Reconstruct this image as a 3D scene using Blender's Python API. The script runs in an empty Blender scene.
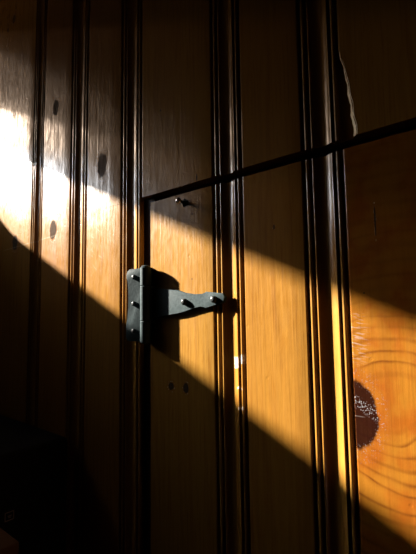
import bpy, bmesh, math, random
from mathutils import Vector, Matrix, noise as mnoise

random.seed(7)
scene = bpy.context.scene
COL = scene.collection

# ------------------------------------------------------------------ numbers
SUN_DIR = Vector((0.058, 0.0200, -0.0270)).normalized()   # direction the sunlight travels
SUN_E = 75.0
SKY_S = 0.9
EXPOSURE = 0.0
AUREOLE, AUREOLE_N = 40.0, 60.0
WALL_T = 0.022          # thickness of the panelling boards
Z_TOP = 2.70
GAP_LO, GAP_HI = 1.6595, 1.6738    # horizontal saw cut above the door
LEAF_X0 = -0.556                   # left edge of the door leaf
X_LEFT, X_RIGHT, Y_FRONT = -1.60, 1.30, -2.60

# ------------------------------------------------------------------ helpers
def obj(name, bm, mats=(), parent=None, smooth=None):
    me = bpy.data.meshes.new(name)
    bmesh.ops.recalc_face_normals(bm, faces=bm.faces[:])
    bm.to_mesh(me); bm.free()
    o = bpy.data.objects.new(name, me)
    COL.objects.link(o)
    for m in (mats if isinstance(mats, (list, tuple)) else [mats]):
        me.materials.append(m)
    if smooth is not None:
        me.shade_smooth()
        me.set_sharp_from_angle(angle=math.radians(smooth))
    if parent is not None:
        o.parent = parent
        o.matrix_parent_inverse = Matrix.Translation(-parent.location)
    return o

def thing(name, label, cat, loc, group=None):
    o = bpy.data.objects.new(name, None)
    o.empty_display_size = 0.03
    COL.objects.link(o)
    o.location = loc
    o['label'] = label; o['category'] = cat
    if group: o['group'] = group
    return o

def structure(o, label=None, cat=None):
    o['kind'] = 'structure'
    if label: o['label'] = label
    if cat: o['category'] = cat
    return o

def add_box(bm, a, b, bevel=0.0, seg=2, mat=0):
    x0, y0, z0 = a; x1, y1, z1 = b
    vs = [bm.verts.new(p) for p in ((x0,y0,z0),(x1,y0,z0),(x1,y1,z0),(x0,y1,z0),(x0,y0,z1),(x1,y0,z1),(x1,y1,z1),(x0,y1,z1))]
    fs = [bm.faces.new([vs[i] for i in q]) for q in ((0,3,2,1),(4,5,6,7),(0,1,5,4),(1,2,6,5),(2,3,7,6),(3,0,4,7))]
    for f in fs: f.material_index = mat
    if bevel > 0:
        es = list({e for f in fs for e in f.edges})
        bmesh.ops.bevel(bm, geom=es, offset=bevel, segments=seg, profile=0.5, affect='EDGES')

def add_prism(bm, poly, y_front, y_back, bevel=0.0):
    """outline in x,z, extruded from y_front (towards the room) to y_back"""
    f = [bm.verts.new((x, y_front, z)) for x, z in poly]
    k = [bm.verts.new((x, y_back, z)) for x, z in poly]
    top = bm.faces.new(f)
    bm.faces.new(k[::-1])
    n = len(poly)
    for i in range(n):
        j = (i + 1) % n
        bm.faces.new((f[i], k[i], k[j], f[j]))
    if bevel:
        bmesh.ops.bevel(bm, geom=list(top.edges), offset=bevel, segments=2, profile=0.6, affect='EDGES')

def add_lathe(bm, prof, origin, axis, n=24, wob=0.0):
    """prof: list of (t, r) along the axis from origin"""
    axis = Vector(axis).normalized()
    u = axis.orthogonal().normalized(); v = axis.cross(u)
    origin = Vector(origin)
    rings = []
    for t, r in prof:
        if r < 1e-6:
            rings.append([bm.verts.new(origin + axis * t)])
        else:
            rings.append([bm.verts.new(origin + axis * t + (u * math.cos(2*math.pi*i/n) + v * math.sin(2*math.pi*i/n)) * r * (1 + wob*math.sin(5*2*math.pi*i/n)))
                          for i in range(n)])
    for a, b in zip(rings, rings[1:]):
        for i in range(n):
            j = (i + 1) % n
            if len(a) == 1 and len(b) == 1: continue
            if len(a) == 1: bm.faces.new((a[0], b[i], b[j]))
            elif len(b) == 1: bm.faces.new((a[i], a[j], b[0]))
            else: bm.faces.new((a[i], a[j], b[j], b[i]))
    if len(rings[0]) > 1: bm.faces.new(rings[0][::-1])
    if len(rings[-1]) > 1: bm.faces.new(rings[-1])

# ------------------------------------------------------------------ node helper
class N:
    def __init__(s, name):
        s.m = bpy.data.materials.new(name); s.m.use_nodes = True
        s.t = s.m.node_tree; s.t.nodes.clear()
        s.out = s.t.nodes.new('ShaderNodeOutputMaterial')
    def new(s, typ, **kw):
        n = s.t.nodes.new(typ)
        for k, v in kw.items(): setattr(n, k, v)
        return n
    def put(s, sock, v):
        if isinstance(v, bpy.types.NodeSocket): s.t.links.new(v, sock)
        elif v is not None: sock.default_value = v
    def math(s, op, a, b=None, c=None, clamp=False):
        n = s.new('ShaderNodeMath', operation=op, use_clamp=clamp)
        s.put(n.inputs[0], a)
        if b is not None: s.put(n.inputs[1], b)
        if c is not None: s.put(n.inputs[2], c)
        return n.outputs[0]
    def smooth(s, v, a, b):
        n = s.new('ShaderNodeMapRange', interpolation_type='SMOOTHSTEP')
        s.put(n.inputs['Value'], v); s.put(n.inputs['From Min'], a); s.put(n.inputs['From Max'], b)
        return n.outputs[0]
    def xyz(s, x, y, z):
        n = s.new('ShaderNodeCombineXYZ')
        for i, v in enumerate((x, y, z)): s.put(n.inputs[i], v)
        return n.outputs[0]
    def noise(s, vec, scale, detail=2.0, rough=0.5):
        n = s.new('ShaderNodeTexNoise')
        s.put(n.inputs['Vector'], vec); s.put(n.inputs['Scale'], scale)
        s.put(n.inputs['Detail'], detail); s.put(n.inputs['Roughness'], rough)
        return n.outputs['Fac']
    def mix(s, f, a, b):
        n = s.new('ShaderNodeMix', data_type='RGBA')
        s.put(n.inputs['Factor'], f); s.put(n.inputs['A'], a); s.put(n.inputs['B'], b)
        return n.outputs['Result']
    def mixf(s, f, a, b):
        n = s.new('ShaderNodeMix', data_type='FLOAT')
        s.put(n.inputs['Factor'], f); s.put(n.inputs['A'], a); s.put(n.inputs['B'], b)
        return n.outputs['Result']

def simple(name, col, rough=0.5, metal=0.0, bump=0.0, scale=60.0, var=0.15, coat=0.0, coatr=0.2, spec=0.3):
    b = N(name)
    tc = b.new('ShaderNodeTexCoord').outputs['Object']
    n1 = b.noise(tc, scale, 4.0, 0.6)
    f = b.math('MULTIPLY_ADD', b.math('SUBTRACT', n1, 0.5), var * 4, 1.0)
    c = b.new('ShaderNodeMix', data_type='RGBA', blend_type='MULTIPLY')
    c.inputs['Factor'].default_value = 1.0
    c.inputs['A'].default_value = (*col, 1)
    b.put(c.inputs['B'], b.xyz(f, f, f))
    p = b.new('ShaderNodeBsdfPrincipled')
    b.put(p.inputs['Base Color'], c.outputs['Result'])
    b.put(p.inputs['Roughness'], b.math('MULTIPLY_ADD', b.math('SUBTRACT', n1, 0.5), 0.3, rough, clamp=True))
    p.inputs['Metallic'].default_value = metal
    p.inputs['Specular IOR Level'].default_value = spec
    p.inputs['Coat Weight'].default_value = coat; p.inputs['Coat Roughness'].default_value = coatr
    if bump:
        bn = b.new('ShaderNodeBump'); bn.inputs['Strength'].default_value = bump; bn.inputs['Distance'].default_value = 0.001
        b.put(bn.inputs['Height'], n1); b.put(p.inputs['Normal'], bn.outputs[0])
    b.t.links.new(p.outputs[0], b.out.inputs[0])
    return b.m

# ------------------------------------------------------------------ varnished knotty pine
KNOTS = [  # x, z, half width, half height, darkness, halo
    (-1.1134, 1.6509, 0.0165, 0.021, 0.85, 1.7),
    (-0.9107, 1.6582, 0.0165, 0.024, 0.75, 1.7),
    (-0.9090, 1.9729, 0.013, 0.021, 0.80, 1.8),
    (-0.7115, 1.7720, 0.017, 0.030, 0.70, 1.8),
    (-0.5039, 1.3250, 0.0075, 0.0075, 0.80, 1.5),
    (-0.4684, 1.3255, 0.0060, 0.0090, 0.80, 1.5),
    (-1.1650, 2.3404, 0.011, 0.013, 0.6, 1.8),
    (-1.2040, 2.3244, 0.006, 0.006, 0.6, 1.8),
    (-0.4509, 1.6194, 0.0014, 0.0016, 0.9, 1.1),
    (-0.5282, 1.8312, 0.0018, 0.0022, 0.9, 1.1),
    (-0.1679, 1.4719, 0.0010, 0.0010, 0.9, 1.1),
    (-0.4395, 1.6805, 0.0018, 0.0060, 0.97, 1.1),
    (-0.1505, 1.5600, 0.0012, 0.0190, 0.75, 1.6),
    (-0.4524, 1.5077, 0.0014, 0.0014, 0.8, 1.1),
    (-0.2914, 1.5728, 0.0022, 0.0040, 0.6, 1.3),
]
def pine(name='varnished_pine', big_knot=False):
    b = N(name)
    tc = b.new('ShaderNodeTexCoord').outputs['Object']
    sx = b.new('ShaderNodeSeparateXYZ'); b.put(sx.inputs[0], tc)
    x, y, z = sx.outputs
    bd = b.new('ShaderNodeAttribute', attribute_name='board').outputs['Fac']
    px = b.math('MULTIPLY_ADD', bd, 1.731, x)
    pz = b.math('MULTIPLY_ADD', bd, 4.117, z)
    # slow wander of the grain, streaks and fibre
    w1 = b.noise(b.xyz(b.math('MULTIPLY', px, 7.0), y, b.math('MULTIPLY', pz, 1.5)), 1.0, 2.0)
    w2 = b.noise(b.xyz(b.math('MULTIPLY', px, 30.0), y, b.math('MULTIPLY', pz, 4.0)), 1.0, 2.0)
    gx = b.math('ADD', px, b.math('ADD', b.math('MULTIPLY', w1, 0.11), b.math('MULTIPLY', w2, 0.006)))
    rings = b.math('MULTIPLY_ADD', b.math('SINE', b.math('MULTIPLY', gx, 480.0)), 0.5, 0.5)
    fibre = b.noise(b.xyz(b.math('MULTIPLY', px, 300.0), b.math('MULTIPLY', y, 300.0), b.math('MULTIPLY', pz, 9.0)), 1.0, 3.0, 0.6)
    streak = b.noise(b.xyz(b.math('MULTIPLY', px, 85.0), y, b.math('MULTIPLY', pz, 1.6)), 1.0, 3.0, 0.55)
    blotch = b.noise(b.xyz(b.math('MULTIPLY', px, 9.0), y, b.math('MULTIPLY', pz, 4.0)), 1.0, 3.0)
    ringfac = b.math('MULTIPLY', b.math('MULTIPLY', rings, b.smooth(w2, 0.35, 0.7)), 0.22)
    redden = 0.0
    tone = b.math('FRACT', b.math('MULTIPLY', bd, 0.618))
    if big_knot:
        # swirling figure of the last board: ovals round a centre, thin dark latewood lines
        onb = b.math('MULTIPLY', b.math('COMPARE', bd, 7.0, 0.2), b.math('GREATER_THAN', x, -0.1862))
        wA = b.noise(tc, 11.0, 2.0); wB = b.noise(tc, 38.0, 3.0)
        cx = b.math('SUBTRACT', x, -0.140); cz = b.math('SUBTRACT', z, 1.343)
        cx = b.math('ADD', cx, b.math('MULTIPLY_ADD', wA, 0.085, -0.0425)); cz = b.math('ADD', cz, b.math('MULTIPLY_ADD', wB, 0.002, -0.001))
        # lines lean: below the knot they run down to the right
        cz2 = b.math('MULTIPLY_ADD', b.math('MAXIMUM', b.math('MULTIPLY', cz, -1.0), 0.0), 0.0, cz)
        ex = b.math('MULTIPLY', cx, b.mixf(b.smooth(cz, -0.05, 0.02), 1.05, 0.80))
        rr = b.math('SQRT', b.math('ADD', b.math('MULTIPLY', ex, ex), b.math('MULTIPLY', cz2, cz2)))
        rr = b.math('ADD', rr, b.math('MULTIPLY_ADD', wB, 0.002, -0.001))
        cont = b.math('MULTIPLY_ADD', b.math('SINE', b.math('MULTIPLY_ADD', b.math('POWER', rr, 0.8), 330.0, b.math('MULTIPLY', b.noise(b.xyz(b.math('MULTIPLY', rr, 55.0), 0.0, 0.0), 1.0, 2.0), 9.0))), 0.5, 0.5)
        line = b.math('MULTIPLY', b.math('POWER', cont, 3.0), 1.0)
        fade = b.math('MULTIPLY', b.smooth(rr, 0.022, 0.05), b.mixf(b.smooth(z, 1.40, 1.46), b.smooth(rr, 0.30, 0.16), 0.25))
        line = b.math('MULTIPLY', line, b.math('MULTIPLY', fade, b.math('MULTIPLY_ADD', b.noise(tc, 23.0, 2.0), 2.4, -0.55, clamp=True)))
        ringfac = b.mixf(onb, ringfac, line)
        redden = onb
    c_light = b.mix(tone, (0.160, 0.080, 0.0140, 1), (0.140, 0.061, 0.0088, 1))
    c_dark = (0.060, 0.017, 0.0018, 1)
    if big_knot:
        c_light = b.mix(redden, c_light, b.mix(b.smooth(b.noise(tc, 26.0, 3.0), 0.42, 0.66), (0.132, 0.050, 0.0050, 1), (0.115, 0.032, 0.0030, 1)))
    col = b.mix(ringfac, c_light, c_dark)
    fb = b.math('MULTIPLY', b.smooth(fibre, 0.48, 0.75), 0.42)
    if big_knot: fb = b.math('MULTIPLY', fb, b.math('MULTIPLY_ADD', onb, -0.7, 1.0))
    col = b.mix(fb, col, c_dark)
    col = b.mix(b.math('MULTIPLY', b.smooth(streak, 0.50, 0.85), 0.45), col, (0.080, 0.025, 0.0025, 1))
    col = b.mix(b.math('MULTIPLY', b.smooth(blotch, 0.52, 0.85), 0.35), col, (0.105, 0.034, 0.0035, 1))
    # knots
    fleck = b.noise(b.xyz(b.math('MULTIPLY', px, 330.0), y, b.math('MULTIPLY', pz, 32.0)), 1.0, 3.0, 0.65)
    coatw = b.smooth(b.math('MULTIPLY_ADD', streak, 0.35, fleck), 0.50, 0.86)
    coatw = b.math('MULTIPLY_ADD', coatw, 0.75, 0.25)
    col = b.mix(b.math('MULTIPLY', b.smooth(fleck, 0.50, 0.34), 0.20), col, (0.085, 0.028, 0.003, 1))
    kn_n = b.noise(tc, 60.0, 3.0)
    kn_f = b.noise(tc, 300.0, 3.0)
    for (kx, kz, rx, rz, dk, halo) in KNOTS:
        if (kx > -0.56 and kz < 1.667) != big_knot: continue      # each panel carries its own knots
        dx = b.math('DIVIDE', b.math('SUBTRACT', x, kx), rx); dz = b.math('DIVIDE', b.math('SUBTRACT', z, kz), rz)
        d = b.math('SQRT', b.math('ADD', b.math('MULTIPLY', dx, dx), b.math('MULTIPLY', dz, dz)))
        d = b.math('ADD', d, b.math('MULTIPLY_ADD', kn_n, 0.9, -0.45))
        ring_h = b.math('MULTIPLY', b.smooth(d, halo + .5, 1.0), 0.40)
        col = b.mix(ring_h, col, (0.12, 0.040, 0.006, 1))
        col = b.mix(b.math('MULTIPLY', b.smooth(d, 1.08, 0.80), min(0.98, dk + 0.15)), col, b.mix(kn_f, (0.003, 0.0022, 0.0022, 1), (0.045, 0.034, 0.028, 1)))
        coatw = b.math('MULTIPLY', coatw, b.math('MULTIPLY_ADD', b.smooth(d, 1.2, 0.80), -0.90, 1.0))
        # a pale varnish lip around the knot
        lip = b.math('MULTIPLY', b.math('MULTIPLY', b.smooth(d, 1.45, 1.2), b.smooth(d, 1.0, 1.2)), b.smooth(kn_f, 0.50, 0.66))
        col = b.mix(b.math('MULTIPLY', lip, 0.7), col, (0.30, 0.26, 0.20, 1))
    scuff = None
    if big_knot:
        kx, kz = -0.186, 1.3245
        dx = b.math('DIVIDE', b.math('SUBTRACT', x, kx), 0.0285)
        dz = b.math('DIVIDE', b.math('SUBTRACT', z, kz), 0.0425)
        d = b.math('SQRT', b.math('ADD', b.math('MULTIPLY', dx, dx), b.math('MULTIPLY', dz, dz)))
        d = b.math('ADD', d, b.math('MULTIPLY_ADD', kn_n, 0.36, -0.18))
        halo = b.math('MULTIPLY', b.smooth(d, 1.75, 1.0), onb)
        col = b.mix(b.math('MULTIPLY', halo, 0.45), col, (0.11, 0.026, 0.003, 1))
        onk = b.math('MULTIPLY', onb, b.math('GREATER_THAN', x, -0.1858)); mask = b.math('MULTIPLY', b.smooth(d, 1.04, 0.92), onk)
        col = b.mix(b.math('MULTIPLY', mask, 0.96), col, b.mix(kn_f, (0.0028, 0.0007, 0.0008, 1), (0.0070, 0.0014, 0.0012, 1)))
        coatw = b.math('MULTIPLY', coatw, b.math('MULTIPLY_ADD', mask, -0.7, 1.0))
        # whitish crazed varnish across the upper part of the knot and specks round it
        vo = b.new('ShaderNodeTexVoronoi', feature='F1'); b.put(vo.inputs['Vector'], tc); b.put(vo.inputs['Scale'], 500.0)
        speck = b.smooth(vo.outputs['Distance'], 0.46, 0.3)
        slope = b.math('MULTIPLY_ADD', b.math('SUBTRACT', x, kx), 0.55, b.math('SUBTRACT', z, kz + 0.0165))
        band = b.math('MULTIPLY', b.smooth(b.math('ABSOLUTE', slope), 0.0100, 0.0035), mask)
        rim = b.math('MULTIPLY', b.math('MULTIPLY', b.smooth(d, 0.78, 1.0), b.smooth(d, 1.5, 1.1)), b.smooth(kn_f, 0.47, 0.62))
        wm = b.math('MULTIPLY', b.math('MAXIMUM', b.math('MULTIPLY', band, b.smooth(kn_f, 0.36, 0.56)), b.math('MULTIPLY', rim, b.math('MULTIPLY', onk, 0.45))), speck)
        col = b.mix(b.math('MULTIPLY', wm, 0.75), col, (0.13, 0.125, 0.13, 1))
        # faint horizontal check in the knot
        chk = b.math('MULTIPLY', b.smooth(b.math('ABSOLUTE', b.math('SUBTRACT', z, 1.3225)), 0.0009, 0.0003), b.math('MULTIPLY', mask, b.smooth(x, -0.172, -0.178)))
        col = b.mix(b.math('MULTIPLY', chk, 0.5), col, (0.06, 0.05, 0.045, 1))
        # scraped pale strokes at the edge of the last board
        sc = b.noise(b.xyz(b.math('MULTIPLY', x, 60.0), y, b.math('MULTIPLY_ADD', z, 420.0, b.math('MULTIPLY', x, 60.0))), 1.0, 2.0)
        scm = b.math('MULTIPLY', b.smooth(b.math('ABSOLUTE', b.math('SUBTRACT', z, 1.418)), 0.040, 0.015), b.math('MULTIPLY', b.smooth(x, -0.160, -0.182), b.math('MULTIPLY', onb, b.math('GREATER_THAN', x, -0.1858))))
        scuff = b.math('MULTIPLY', scm, b.smooth(sc, 0.53, 0.62))
        col = b.mix(b.math('MULTIPLY', scuff, 0.6), col, (0.17, 0.12, 0.10, 1))
        # old white paint smears on the moulding right of the strap
        for (mx, mz, mh) in ((-0.366, 1.3740, 0.0075), (-0.360, 1.337, 0.0012), (-0.358, 1.307, 0.001), (-0.352, 1.380, 0.006)):
            dm = b.math('ABSOLUTE', b.math('SUBTRACT', z, b.math('MULTIPLY_ADD', kn_n, 0.008, mz - 0.004)))
            mk = b.math('MULTIPLY', b.smooth(dm, mh + 0.002, mh - 0.0005), b.smooth(b.math('ADD', b.math('ABSOLUTE', b.math('SUBTRACT', x, mx)), b.math('MULTIPLY_ADD', kn_f, 0.008, -0.004)), 0.0065, 0.0045))
            mk = b.math('MULTIPLY', mk, b.smooth(kn_f, 0.38, 0.50))
            col = b.mix(b.math('MULTIPLY', mk, 0.6), col, (0.45, 0.42, 0.40, 1))
    else:
        # scratch strokes on the board left of the hinge and a long faint one across the first boards
        xs = b.math('ADD', b.math('MULTIPLY', x, 0.82), b.math('MULTIPLY', z, -0.57)); zs = b.math('ADD', b.math('MULTIPLY', x, 0.57), b.math('MULTIPLY', z, 0.82))
        s1 = b.noise(b.xyz(b.math('MULTIPLY', xs, 28.0), y, b.math('MULTIPLY', zs, 520.0)), 1.0, 2.0)
        s2 = b.noise(b.xyz(b.math('MULTIPLY', x, 40.0), y, b.math('MULTIPLY', z, 40.0)), 1.0, 2.0)
        area = b.math('MULTIPLY', b.smooth(b.math('ABSOLUTE', b.math('SUBTRACT', x, -0.72)), 0.08, 0.03), b.smooth(b.math('ABSOLUTE', b.math('SUBTRACT', z, 1.63)), 0.13, 0.04))
        scuff = b.math('MULTIPLY', b.math('MULTIPLY', area, b.smooth(s1, 0.60, 0.66)), b.smooth(s2, 0.46, 0.60))
        ln = b.math('ABSOLUTE', b.math('SUBTRACT', z, b.math('MULTIPLY_ADD', b.math('SUBTRACT', x, -1.1), 0.02, b.math('MULTIPLY_ADD', kn_n, 0.004, 1.637))))
        lm = b.math('MULTIPLY', b.math('MULTIPLY', b.smooth(ln, 0.0016, 0.0006), b.math('MULTIPLY', b.smooth(x, -1.20, -1.16), b.smooth(x, -0.86, -0.93))), b.smooth(kn_f, 0.42, 0.55))
        scuff = b.math('MAXIMUM', scuff, lm)
        col = b.mix(b.math('MULTIPLY', scuff, 0.65), col, (0.22, 0.18, 0.13, 1))
    # little dents and specks everywhere
    v2 = b.new('ShaderNodeTexVoronoi', feature='F1'); b.put(v2.inputs['Vector'], tc); b.put(v2.inputs['Scale'], 34.0)
    dent = b.smooth(v2.outputs['Distance'], 0.10, 0.05)
    p = b.new('ShaderNodeBsdfPrincipled')
    b.put(p.inputs['Base Color'], col)
    b.put(p.inputs['Roughness'], b.math('MULTIPLY_ADD', fibre, 0.2, 0.42))
    p.inputs['Specular IOR Level'].default_value = 0.0
    p.inputs['IOR'].default_value = 1.5
    b.put(p.inputs['Coat Weight'], coatw)
    p.inputs['Coat IOR'].default_value = 1.5
    b.put(p.inputs['Coat Roughness'], b.math('MULTIPLY_ADD', blotch, 0.08, 0.19))
    h = b.math('ADD', b.math('MULTIPLY', fibre, 0.35), b.math('MULTIPLY', streak, 0.9))
    h = b.math('SUBTRACT', h, b.math('MULTIPLY', dent, 0.35))
    h = b.math('ADD', h, b.math('MULTIPLY', b.noise(b.xyz(b.math('MULTIPLY', px, 34.0), y, b.math('MULTIPLY', pz, 22.0)), 1.0, 2.0), 1.6))
    bn = b.new('ShaderNodeBump'); bn.inputs['Strength'].default_value = 0.30; bn.inputs['Distance'].default_value = 0.0014
    b.put(bn.inputs['Height'], h)
    b.put(p.inputs['Normal'], bn.outputs[0]); b.put(p.inputs['Coat Normal'], bn.outputs[0])
    b.t.links.new(p.outputs[0], b.out.inputs[0])
    return b.m

M_PINE_WALL = pine('varnished_pine_wall', False)
M_PINE_DOOR = pine('varnished_pine_door', True)
M_RAW = simple('splintered_raw_pine', (0.74, 0.60, 0.38), 0.8, bump=0.6, scale=240, var=0.2)
M_DARKWOOD = simple('stained_lining', (0.02, 0.006, 0.003), 0.8, scale=30)
M_GAP_SHADE = simple('gap_shade_red', (0.012, 0.0025, 0.0012), 0.5, spec=0.1, scale=80)  # near-black red, paints the shade in the door's side gap
M_IRON = simple('black_iron', (0.0145, 0.0225, 0.0240), 0.5, spec=0.04, bump=0.25, scale=160, var=0.25)
M_IRON_EDGE = simple('worn_iron', (0.02, 0.026, 0.026), 0.4, spec=0.1, bump=0.2, scale=200, var=0.2)
M_SCREW = simple('iron_screw', (0.010, 0.011, 0.011), 0.35, spec=0.12, bump=0.15, scale=300, var=0.2)
M_NAILHEAD = simple('bright_steel', (0.42, 0.42, 0.40), 0.28, metal=0.9, scale=300, var=0.15)
M_PLASTER = simple('dark_plaster', (0.09, 0.05, 0.035), 0.9, bump=0.2, scale=90)
M_CEIL = simple('ceiling_boards', (0.10, 0.06, 0.035), 0.8, bump=0.1, scale=60)
M_FLOOR = simple('floor_boards', (0.07, 0.03, 0.015), 0.6, bump=0.1, scale=40)
M_SASH = simple('painted_sash', (0.55, 0.53, 0.48), 0.5, scale=60, var=0.05)
M_BLACK = simple('black_vinyl', (0.004, 0.0035, 0.0035), 0.8, spec=0.08, bump=0.2, scale=300)
M_BADGE = simple('grey_print', (0.16, 0.13, 0.12), 0.6, scale=200)
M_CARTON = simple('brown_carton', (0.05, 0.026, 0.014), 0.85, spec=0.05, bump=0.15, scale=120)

# ------------------------------------------------------------------ moulded boards
JOINTS = [(-1.331, -1.269), (-1.026, -0.964), (-0.840, -0.765), (-0.6485, -0.579), (-0.4075, -0.3433), (-0.2465, -0.1843), (0.020, 0.082), (0.250, 0.312), (0.475, 0.537), (0.73, 0.792), (0.97, 1.032)]
# joint profile: (fraction-of-62mm position in mm, depth in mm)
def arc(cx, cd, r, a0, a1, n):
    return [(cx + r*math.sin(math.radians(a0+(a1-a0)*i/n)), cd - r*math.cos(math.radians(a0+(a1-a0)*i/n))) for i in range(n+1)]
GROOVE_D = 10.5
PROF = ([(0.0, 0.0), (0.7, 0.15), (1.2, 0.6), (1.5, 1.4), (1.7, GROOVE_D), (6.2, GROOVE_D)]
        + arc(9.0, 3.0, 2.5, -95, 95, 8)          # first bead
        + [(11.8, GROOVE_D), (15.6, GROOVE_D)]
        + arc(17.9, 2.3, 1.6, -95, 50, 6)         # second, thin bead
        + arc(32.0, -10.2, 16.9, 137, 223, 18)[0:0]
        + [])
# wide cove between x=20 and x=44.5
def cove():
    pts = []
    x0, x1, d0, dm, d1 = 19.6, 44.3, 2.3, 6.6, 1.4
    n = 18
    for i in range(n+1):
        t = i/n
        base = d0 + (d1-d0)*t
        pts.append((x0+(x1-x0)*t, base + (dm-(d0+d1)/2)*(1-(2*t-1)**2)))
    return pts
PROF = PROF + cove() + [(45.0, 1.2), (45.5, 1.6), (45.7, GROOVE_D), (49.2, GROOVE_D)] + arc(52.2, 2.9, 2.3, -95, 95, 8) + [(54.7, GROOVE_D), (59.9, GROOVE_D), (60.1, 2.0), (60.4, 1.0), (60.9, 0.4), (61.4, 0.1), (62.0, 0.0)]

def profile(xa, xb):
    """points (x, depth, board) from xa to xb, clipped at the ends"""
    pts = []
    prev = X_LEFT
    for k, (a, b) in enumerate(JOINTS):
        n = max(2, int((a-prev)/0.03))
        for i in range(n):                         # flat face
            pts.append((prev + (a-prev)*i/n + (0.0005 if i == 0 and pts else 0), 0.0))
        s = (b-a)/62.0
        pts += [(a + p*s, d*0.001) for p, d in PROF]
        prev = b
    pts += [(prev + (X_RIGHT-prev)*i/6, 0.0) for i in range(1, 7)]
    out = []
    for (p, q) in zip(pts, pts[1:]):
        if q[0] < xa or p[0] > xb: continue
        if p[0] < xa:
            t = (xa-p[0])/max(1e-9, q[0]-p[0]); p = (xa, p[1]+(q[1]-p[1])*t)
        if not out: out.append(p)
        if q[0] > xb:
            t = (xb-p[0])/max(1e-9, q[0]-p[0]); out.append((xb, p[1]+(q[1]-p[1])*t)); break
        out.append(q)
    return out

def board_id(x):
    k = 1
    for a, b in JOINTS:
        if x > (a+b)/2: k += 1
    return float(k)

def chip(z):
    """how far the splinter has eaten into the face of the board right of the sixth joint, above the cut"""
    zb, zt = GAP_HI, 1.783
    if z < zb or z > zt: return 0.0
    t = (zt - z)/(zt - zb)
    return 0.0175 * (t**0.62) * (1 + 0.05*math.sin(t*23))

def panel(bm, xa, xb, z0, z1, ragged0=False, ragged1=False, with_chip=False, layer=None):
    prof = profile(xa, xb)
    nz = max(1, int((z1-z0)/0.012)) if with_chip else max(1, int((z1-z0)/0.10))
    zs = [z0 + (z1-z0)*i/nz for i in range(nz+1)]
    J = (-0.2465, -0.1843)
    rows, brow = [], []
    def rag(x, on):
        return (mnoise.noise((x*90, 3.1, 0.0))*0.0007 + mnoise.noise((x*18, 9.1, 0.0))*0.0009) if on else 0.0
    for iz, z in enumerate(zs):
        dz = [rag(x, ragged0 and iz == 0 or ragged1 and iz == nz) for x, d in prof]
        c = chip(z) if with_chip else 0.0
        row = []
        for (x, d), e in zip(prof, dz):
            X, Dp = x, d
            if c > 0 and J[1]-0.0024 < x <= J[1]+0.022:
                # widen the last groove: shift the board edge, torn to a slope
                f = x - (J[1]-0.0024)
                if x <= J[1]+1e-6:
                    X = x + c; 
                    if d < GROOVE_D*0.001-1e-6:
                        X = x + c + 0.0005
                        Dp = d
                else:
                    X = max(x, J[1] + c + 0.0008*(1+f*50))
            row.append(bm.verts.new((X, Dp, z+e)))
        rows.append(row)
        brow.append([bm.verts.new((p[0], WALL_T, z)) for p in prof])
    def face(vs):
        try: f = bm.faces.new(vs)
        except ValueError: return None
        f[layer] = board_id(sum(v.co.x for v in vs)/len(vs))
        return f
    for i in range(nz):
        for j in range(len(prof)-1):
            f = face((rows[i][j], rows[i][j+1], rows[i+1][j+1], rows[i+1][j]))
            face((brow[i][j], brow[i+1][j], brow[i+1][j+1], brow[i][j+1]))
        face((rows[i][0], rows[i+1][0], brow[i+1][0], brow[i][0]))
        face((rows[i][-1], brow[i][-1], brow[i+1][-1], rows[i+1][-1]))
    for j in range(len(prof)-1):
        face((rows[0][j], brow[0][j], brow[0][j+1], rows[0][j+1]))
        face((rows[-1][j], rows[-1][j+1], brow[-1][j+1], brow[-1][j]))

DOOR_R = 0.306
# the panelled wall round the door
bm = bmesh.new(); L = bm.faces.layers.float.new('board')
panel(bm, X_LEFT, -0.5868, 0.0, GAP_HI, layer=L)
panel(bm, X_LEFT, X_RIGHT, GAP_HI, Z_TOP, ragged0=True, with_chip=True, layer=L)
panel(bm, DOOR_R+0.006, X_RIGHT, 0.0, GAP_HI, layer=L)
wall_back = structure(obj('wall_back', bm, [M_PINE_WALL], smooth=32))
# dark framing behind the boards, closes the saw cuts
bm = bmesh.new(); add_box(bm, (X_LEFT-0.1, WALL_T+0.001, -0.02), (X_RIGHT+0.1, WALL_T+0.08, Z_TOP+0.02))
obj('wall_framing', bm, [M_DARKWOOD], parent=wall_back)
bm = bmesh.new(); add_box(bm, (-0.5867, 0.0107, 0.0), (LEAF_X0-0.0012, WALL_T+0.0005, GAP_HI-0.0002))  # strip added in the side gap, its dark red stands in for shade
o = obj('gap_shade_strip', bm, [M_GAP_SHADE], parent=wall_back); o['label'] = 'dark red strip standing in for shade in the door gap'
# torn raw-wood lip of the missing splinter
bm = bmesh.new()
prev = None
nn = 26
for i in range(nn+1):
    t = i/nn
    z = GAP_HI + 0.0006 + (1.7825-GAP_HI)*t
    xr = -0.1843 + chip(z) + 0.0012
    wv = (0.0058*(1-t)**0.35 + 0.0004) * (1+0.25*mnoise.noise((z*160, 0, 0)))
    ring = [bm.verts.new((xr+0.0004, 0.0006, z)), bm.verts.new((xr-0.0004, -0.0003, z)),
            bm.verts.new((xr-wv*0.45, 0.0011+0.0006*mnoise.noise((z*300, 5, 0)), z)), bm.verts.new((xr-wv, 0.0034, z)), bm.verts.new((xr-wv, 0.0090, z)), bm.verts.new((xr+0.0004, 0.0090, z))]
    if prev:
        for k in range(6):
            bm.faces.new((prev[k], prev[(k+1) % 6], ring[(k+1) % 6], ring[k]))
    else: bm.faces.new(ring)
    prev = ring
bm.faces.new(prev[::-1])
o = obj('torn_edge', bm, [M_RAW], parent=wall_back, smooth=40); o['label'] = 'pale torn raw wood edge'

# the door cut out of the same panelling
bm = bmesh.new(); L = bm.faces.layers.float.new('board')
panel(bm, LEAF_X0, DOOR_R, 0.012, GAP_LO, ragged1=True, layer=L)
door = structure(obj('door_1', bm, [M_PINE_DOOR], smooth=32))

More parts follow.
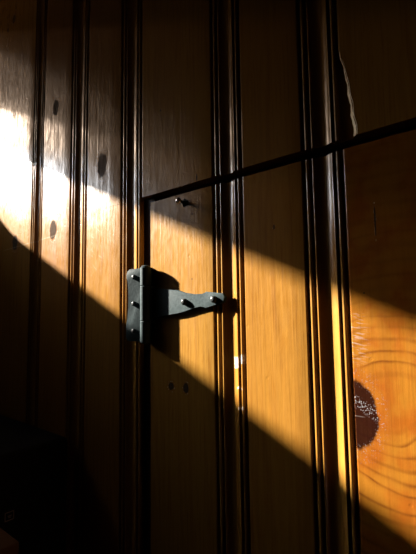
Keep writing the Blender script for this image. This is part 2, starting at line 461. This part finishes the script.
# ------------------------------------------------------------------ room
def shell(name, a, b, m):
    bm = bmesh.new(); add_box(bm, a, b); return structure(obj(name, bm, [m]))
shell('floor', (X_LEFT-0.1, Y_FRONT-0.1, -0.1), (X_RIGHT+0.1, 0.1, 0.0), M_FLOOR)
shell('ceiling', (X_LEFT-0.1, Y_FRONT-0.1, Z_TOP), (X_RIGHT+0.1, 0.1, Z_TOP+0.1), M_CEIL)
shell('wall_right', (X_RIGHT, Y_FRONT, 0), (X_RIGHT+0.1, 0.0, Z_TOP), M_PLASTER)
shell('wall_front', (X_LEFT, Y_FRONT-0.1, 0), (X_RIGHT, Y_FRONT, Z_TOP), M_PLASTER)
# left wall with a long, low, high-set window; the sun rakes through it
WY0, WY1 = -1.50, -0.045
SILL, HEAD, HEM, BAND_TOP = 1.9070, 2.5300, 2.1505, 2.285        # opening, and the lower hem of the blind
FR = 0.03
bm = bmesh.new()
t = 0.06
add_box(bm, (X_LEFT-t, Y_FRONT, 0), (X_LEFT, 0.0, SILL-FR))
add_box(bm, (X_LEFT-t, Y_FRONT, HEAD+FR), (X_LEFT, 0.0, Z_TOP))
add_box(bm, (X_LEFT-t, Y_FRONT, SILL-FR), (X_LEFT, WY0-FR, HEAD+FR))
add_box(bm, (X_LEFT-t, WY1+FR, SILL-FR), (X_LEFT, 0.0, HEAD+FR))
structure(obj('wall_left', bm, [M_PLASTER]))
# window frame: rails, stiles and an added block that bends the sun edge
bm = bmesh.new()
xa, xb = X_LEFT-0.058, X_LEFT-0.030
add_box(bm, (xa, WY0-FR, SILL-FR), (xb, WY1+FR, SILL))
add_box(bm, (xa, WY0-FR, HEAD), (xb, WY1+FR, HEAD+FR))
add_box(bm, (xa, WY0-FR, SILL), (xb, WY0, HEAD))
add_box(bm, (xa, WY1, SILL), (xb, WY1+FR, HEAD))
# unseen curved block added in the lower corner to bend the sun band's edge
cy_ = [(-0.045 - 0.145*i/8, SILL + 0.150*(1 - i/8)**1.7) for i in range(9)]
vf = [bm.verts.new((xb, y_, z_)) for y_, z_ in cy_] + [bm.verts.new((xb, -0.045, SILL))]
vb = [bm.verts.new((xb-0.012, v.co.y, v.co.z)) for v in vf]
bm.faces.new(vf); bm.faces.new(vb[::-1])
for i in range(len(vf)):
    j = (i+1) % len(vf); bm.faces.new((vf[i], vb[i], vb[j], vf[j]))
win = structure(obj('window_1', bm, [M_SASH]))
g = N('window_glass')
tr = g.new('ShaderNodeBsdfTransparent'); gl = g.new('ShaderNodeBsdfGlossy'); gl.inputs['Roughness'].default_value = 0.02
mx = g.new('ShaderNodeMixShader'); mx.inputs[0].default_value = 0.05
g.t.links.new(tr.outputs[0], mx.inputs[1]); g.t.links.new(gl.outputs[0], mx.inputs[2]); g.t.links.new(mx.outputs[0], g.out.inputs[0])
# unseen half-lowered blind, added for the glow above the sun band: loosely woven lower band, denser cloth above;
# a little light comes straight through between the threads
def cloth(name, through):
    b_ = N(name)
    t1 = b_.new('ShaderNodeBsdfTranslucent'); d1 = b_.new('ShaderNodeBsdfDiffuse'); mxb = b_.new('ShaderNodeMixShader')
    wv = b_.noise(b_.new('ShaderNodeTexCoord').outputs['Object'], 30.0, 3.0)
    cc = b_.mix(wv, (0.055, 0.041, 0.032, 1), (0.064, 0.048, 0.037, 1))
    b_.put(t1.inputs[0], cc); b_.put(d1.inputs[0], cc); mxb.inputs[0].default_value = 0.50
    b_.t.links.new(t1.outputs[0], mxb.inputs[1]); b_.t.links.new(d1.outputs[0], mxb.inputs[2])
    tp = b_.new('ShaderNodeBsdfTransparent'); tp.inputs[0].default_value = (1.0, 0.80, 0.66, 1)
    mxt = b_.new('ShaderNodeMixShader'); mxt.inputs[0].default_value = through
    b_.t.links.new(mxb.outputs[0], mxt.inputs[1]); b_.t.links.new(tp.outputs[0], mxt.inputs[2])
    b_.t.links.new(mxt.outputs[0], b_.out.inputs[0])
    return b_.m
blind = thing('added_blind', 'unseen roller blind added to shape the sun band and the glow above it', 'blind', (X_LEFT-0.066, (WY0+WY1)/2, HEAD))
def sheet(name, z0, z1, m):
    bm = bmesh.new()
    vq = [bm.verts.new((X_LEFT-0.0666, y_, z_)) for y_, z_ in ((WY0-FR, z0), (WY1+FR, z0), (WY1+FR, z1), (WY0-FR, z1))]
    bm.faces.new(vq); obj(name, bm, [m], blind)
sheet('blind_cloth', BAND_TOP, HEAD+FR, cloth('blind_cloth', 0.004))
sheet('sheer_band', HEM, BAND_TOP, cloth('sheer_band', 0.012))
bm = bmesh.new(); add_lathe(bm, [(0, 0.018), (WY1-WY0+2*FR, 0.018)], (X_LEFT-0.080, WY0-FR, HEAD+FR+0.012), (0, 1, 0), 20)
obj('roller', bm, [M_SASH], blind, smooth=40)
bm = bmesh.new(); add_box(bm, (xa+0.010, WY0-0.004, SILL-0.004), (xa+0.014, WY1+0.004, HEAD+0.004))
obj('pane', bm, [g.m], parent=win)

# ------------------------------------------------------------------ hinge
hinge = thing('strap_hinge', 'black iron strap hinge screwed across the left edge of the pine door', 'hinge', (-0.555, 0.0, 1.468))
LEAF_TILT = 0.20     # the leaf rides up on the bead of the moulding
leaf = [(-0.612,1.5354),(-0.6193,1.5311),(-0.622,1.5264),(-0.6217,1.5185),(-0.618,1.5124),(-0.6166,1.4967),(-0.6164,1.4618),(-0.6181,1.4425),(-0.6222,1.4291),(-0.6233,1.406),(-0.6187,1.3998),(-0.6112,1.3991),(-0.560,1.3994),(-0.560,1.536),(-0.5825,1.536)]
bm = bmesh.new(); add_prism(bm, leaf, -0.0024, -0.0002, bevel=0.0007)
for v in bm.verts:
    e = max(0.0, (-0.566 - v.co.x)) * LEAF_TILT
    v.co.y -= e; v.co.x += 1.1*e
obj('frame_leaf', bm, [M_IRON], hinge, smooth=30)
strap = [(-0.5505,1.4985),(-0.5245,1.4949),(-0.4935,1.4908),(-0.4833,1.4903),(-0.4651,1.4849),(-0.4433,1.4814),(-0.4243,1.4813),(-0.4189,1.4819),(-0.4161,1.4844),(-0.4059,1.483),(-0.3827,1.4804),(-0.3804,1.4773),(-0.3791,1.4743),(-0.3818,1.4668),(-0.3944,1.4628),(-0.4084,1.4615),(-0.4145,1.4592),(-0.4185,1.4577),(-0.4225,1.461),(-0.4287,1.4619),(-0.4436,1.4586),(-0.4655,1.4531),(-0.4836,1.4499),(-0.4938,1.4492),(-0.5247,1.4441),(-0.5505,1.4388)]
bm = bmesh.new(); add_prism(bm, strap, -0.0068, -0.0004, bevel=0.0010)
obj('strap', bm, [M_IRON], hinge, smooth=30)
# barrel: three knuckles on a pin, with a tongue that ties each knuckle to its leaf
BX, BY, BR = -0.5535, -0.0145, 0.0098
def knuckle(z0, z1, tongue_to_door):
    bm = bmesh.new()
    add_lathe(bm, [(0.0, BR-0.0012), (0.0012, BR), (z1-z0-0.0012, BR), (z1-z0, BR-0.0012)], (BX, BY, z0), (0, 0, 1), 32)
    if tongue_to_door: add_box(bm, (BX-0.002, BY+0.004, z0-0.0003), (BX+0.010, -0.0004, z1+0.0003))
    else: add_box(bm, (BX-0.012, BY+0.004, z0-0.0003), (BX+0.002, -0.0004, z1+0.0003))
    return bm
ZB, ZT = 1.3985, 1.5380
obj('knuckle', knuckle(1.5008, ZT-0.003, False), [M_IRON], hinge, smooth=40)
obj('knuckle', knuckle(1.4372, 1.5006, True), [M_IRON], hinge, smooth=40)
obj('knuckle', knuckle(ZB, 1.4370, False), [M_IRON], hinge, smooth=40)
bm = bmesh.new()
add_lathe(bm, [(0, 0.0072), (0.0010, 0.0082), (0.0024, 0.0070), (0.0034, 0.0040), (0.0038, 0)], (BX, BY, ZT-0.003), (0, 0, 1), 24)
add_lathe(bm, [(0, 0.0070), (0.0012, 0.0076), (0.0030, 0.0045), (0.0036, 0)], (BX, BY, ZB), (0, 0, -1), 24)
add_lathe(bm, [(0, 0.0030), (ZT-ZB-0.002, 0.0030)], (BX, BY, ZB), (0, 0, 1), 12)
obj('hinge_pin', bm, [M_IRON_EDGE], hinge, smooth=40)
def screw(x, z, y0, r, h):
    bm = bmesh.new()
    add_lathe(bm, [(-0.001, r), (h*0.45, r*1.0), (h*0.75, r*0.86), (h*0.93, r*0.55), (h, r*0.22), (h-0.0004, 0)], (x, y0, z), (0, -1, 0), 20)
    o = obj('screw', bm, [M_SCREW], hinge, smooth=50)
for x, z in ((-0.5985, 1.5197), (-0.5985, 1.4694), (-0.5985, 1.4181)): screw(x + 1.1*(-0.566 - x)*LEAF_TILT, z, -0.0024 - (-0.566 - x)*LEAF_TILT, 0.0046, 0.0052)
for x, z in ((-0.4625, 1.4690), (-0.3985, 1.4712)): screw(x, z, -0.0068, 0.0056, 0.0068)

# ------------------------------------------------------------------ nail with a collar
NX, NZ = -0.467, 1.642
nail = thing('nail', 'small dark nail with shiny round head sticking out of the door above the hinge', 'nail', (NX, 0, NZ))
bm = bmesh.new(); add_lathe(bm, [(-0.003, 0.0022), (0.016, 0.0024)], (NX, 0, NZ), (-0.02, -1, 0.02), 14)
obj('shank', bm, [M_SCREW], nail, smooth=40)
bm = bmesh.new(); add_lathe(bm, [(-0.0005, 0.0058), (0.0012, 0.0066), (0.0024, 0.0050), (0.0040, 0.0030), (0.0046, 0)], (NX, 0, NZ), (0, -1, 0), 20, wob=0.18)
obj('collar', bm, [M_IRON], nail, smooth=40)
bm = bmesh.new(); add_lathe(bm, [(0.0125, 0), (0.0130, 0.0030), (0.0150, 0.0052), (0.0172, 0.0056), (0.0195, 0.0042), (0.0208, 0.0018), (0.0211, 0)], (NX, 0, NZ), (-0.02, -1, 0.02), 20)
obj('nail_head', bm, [M_NAILHEAD], nail, smooth=60)

# ------------------------------------------------------------------ dark things at the bottom left
cab = thing('black_cabinet', 'black box-shaped cabinet against the panelling with a small square outlined emblem', 'cabinet', (-1.02, -0.13, 0))
bm = bmesh.new(); add_box(bm, (-1.24, -0.250, 0.0), (-0.80, -0.012, 1.19), 0.012, 3)
obj('cabinet_body', bm, [M_BLACK], cab, smooth=40)
bm = bmesh.new()
ya, yb, za, zb_, xf = -0.1445, -0.1275, 1.0655, 1.0815, -0.7995
w = 0.0013
for a, b_ in (((ya, za), (yb, za+w)), ((ya, zb_-w), (yb, zb_)), ((ya, za), (ya+w, zb_)), ((yb-w, za), (yb, zb_))):
    add_box(bm, (xf-0.001, a[0], a[1]), (xf+0.0006, b_[0], b_[1]))
add_box(bm, (xf-0.001, ya+0.0055, za+0.0075), (xf+0.0005, yb-0.0045, za+0.0092))
add_box(bm, (xf-0.001, ya+0.0065, za+0.0050), (xf+0.0005, yb-0.0055, za+0.0060))
obj('emblem', bm, [M_BADGE], cab)
box = thing('cardboard_box', 'plain brown box corner in the bottom left foreground before the black cabinet', 'box', (-0.69, -0.31, 0))
bm = bmesh.new(); add_box(bm, (-0.778, -0.409, 0.0), (-0.602, -0.213, 1.095), 0.003, 2)
obj('box_body', bm, [M_CARTON], box, smooth=40)
bm = bmesh.new(); add_box(bm, (-0.780, -0.411, 1.085), (-0.600, -0.211, 1.127), 0.003, 2)
obj('box_lid', bm, [M_CARTON], box, smooth=40)

# ------------------------------------------------------------------ light
sd = bpy.data.lights.new('sun', 'SUN'); sd.energy = SUN_E; sd.angle = math.radians(1.2); sd.color = (1.0, 0.93, 0.82)
so = bpy.data.objects.new('sun', sd); COL.objects.link(so)
so.rotation_euler = SUN_DIR.to_track_quat('-Z', 'Y').to_euler(); so.location = (-4, -2, 5)
wd = bpy.data.worlds.new('sky'); scene.world = wd; wd.use_nodes = True
nt = wd.node_tree; bg = nt.nodes['Background']
# hazy sky: pale blue, brightening towards the sun, dark ground below the horizon
tc = nt.nodes.new('ShaderNodeTexCoord')
dp = nt.nodes.new('ShaderNodeVectorMath'); dp.operation = 'DOT_PRODUCT'; dp.inputs[1].default_value = -SUN_DIR
nrm = nt.nodes.new('ShaderNodeVectorMath'); nrm.operation = 'NORMALIZE'
nt.links.new(tc.outputs['Generated'], nrm.inputs[0]); nt.links.new(nrm.outputs[0], dp.inputs[0])
def wm(op, a, b_, clamp=False):
    n = nt.nodes.new('ShaderNodeMath'); n.operation = op; n.use_clamp = clamp
    for i, v in enumerate((a, b_)):
        if isinstance(v, (int, float)): n.inputs[i].default_value = v
        else: nt.links.new(v, n.inputs[i])
    return n.outputs[0]
au = wm('MULTIPLY', wm('POWER', wm('MAXIMUM', dp.outputs['Value'], 0.0), AUREOLE_N), AUREOLE)
sep = nt.nodes.new('ShaderNodeSeparateXYZ'); nt.links.new(nrm.outputs[0], sep.inputs[0])
above = wm('MULTIPLY_ADD', sep.outputs[2], 12.0, True)
st = wm('ADD', wm('MULTIPLY', above, SKY_S), au)
nt.links.new(st, bg.inputs[1])
bg.inputs[0].default_value = (0.92, 0.96, 1.0, 1)
pl = bpy.data.lights.new('window_portal', 'AREA'); pl.shape = 'RECTANGLE'; pl.size = HEAD-SILL; pl.size_y = WY1-WY0
pl.cycles.is_portal = True
po = bpy.data.objects.new('window_portal', pl); COL.objects.link(po)
po.location = (X_LEFT-0.062, (WY0+WY1)/2, (SILL+HEAD)/2)
po.rotation_euler = Vector((1, 0, 0)).to_track_quat('-Z', 'Y').to_euler()

# ------------------------------------------------------------------ camera
cd = bpy.data.cameras.new('camera'); co = bpy.data.objects.new('camera', cd); COL.objects.link(co)
fwd = Vector((-0.63803771, 0.76475804, 0.08973862)); upv = Vector((0.06786114, -0.06024183, 0.99587438)); rt = fwd.cross(upv)
M = Matrix((rt, upv, -fwd)).transposed().to_4x4(); M.translation = Vector((0, -0.5, 1.45))
co.matrix_world = M
cd.sensor_fit = 'VERTICAL'; cd.sensor_height = 24.0; cd.lens = 400.0/554*24.0
cd.clip_start = 0.01
scene.camera = co

# ------------------------------------------------------------------ colour
scene.view_settings.view_transform = 'Standard'; scene.view_settings.look = 'None'
scene.view_settings.exposure = EXPOSURE; scene.view_settings.gamma = 1.0; scene.view_settings.use_curve_mapping = False
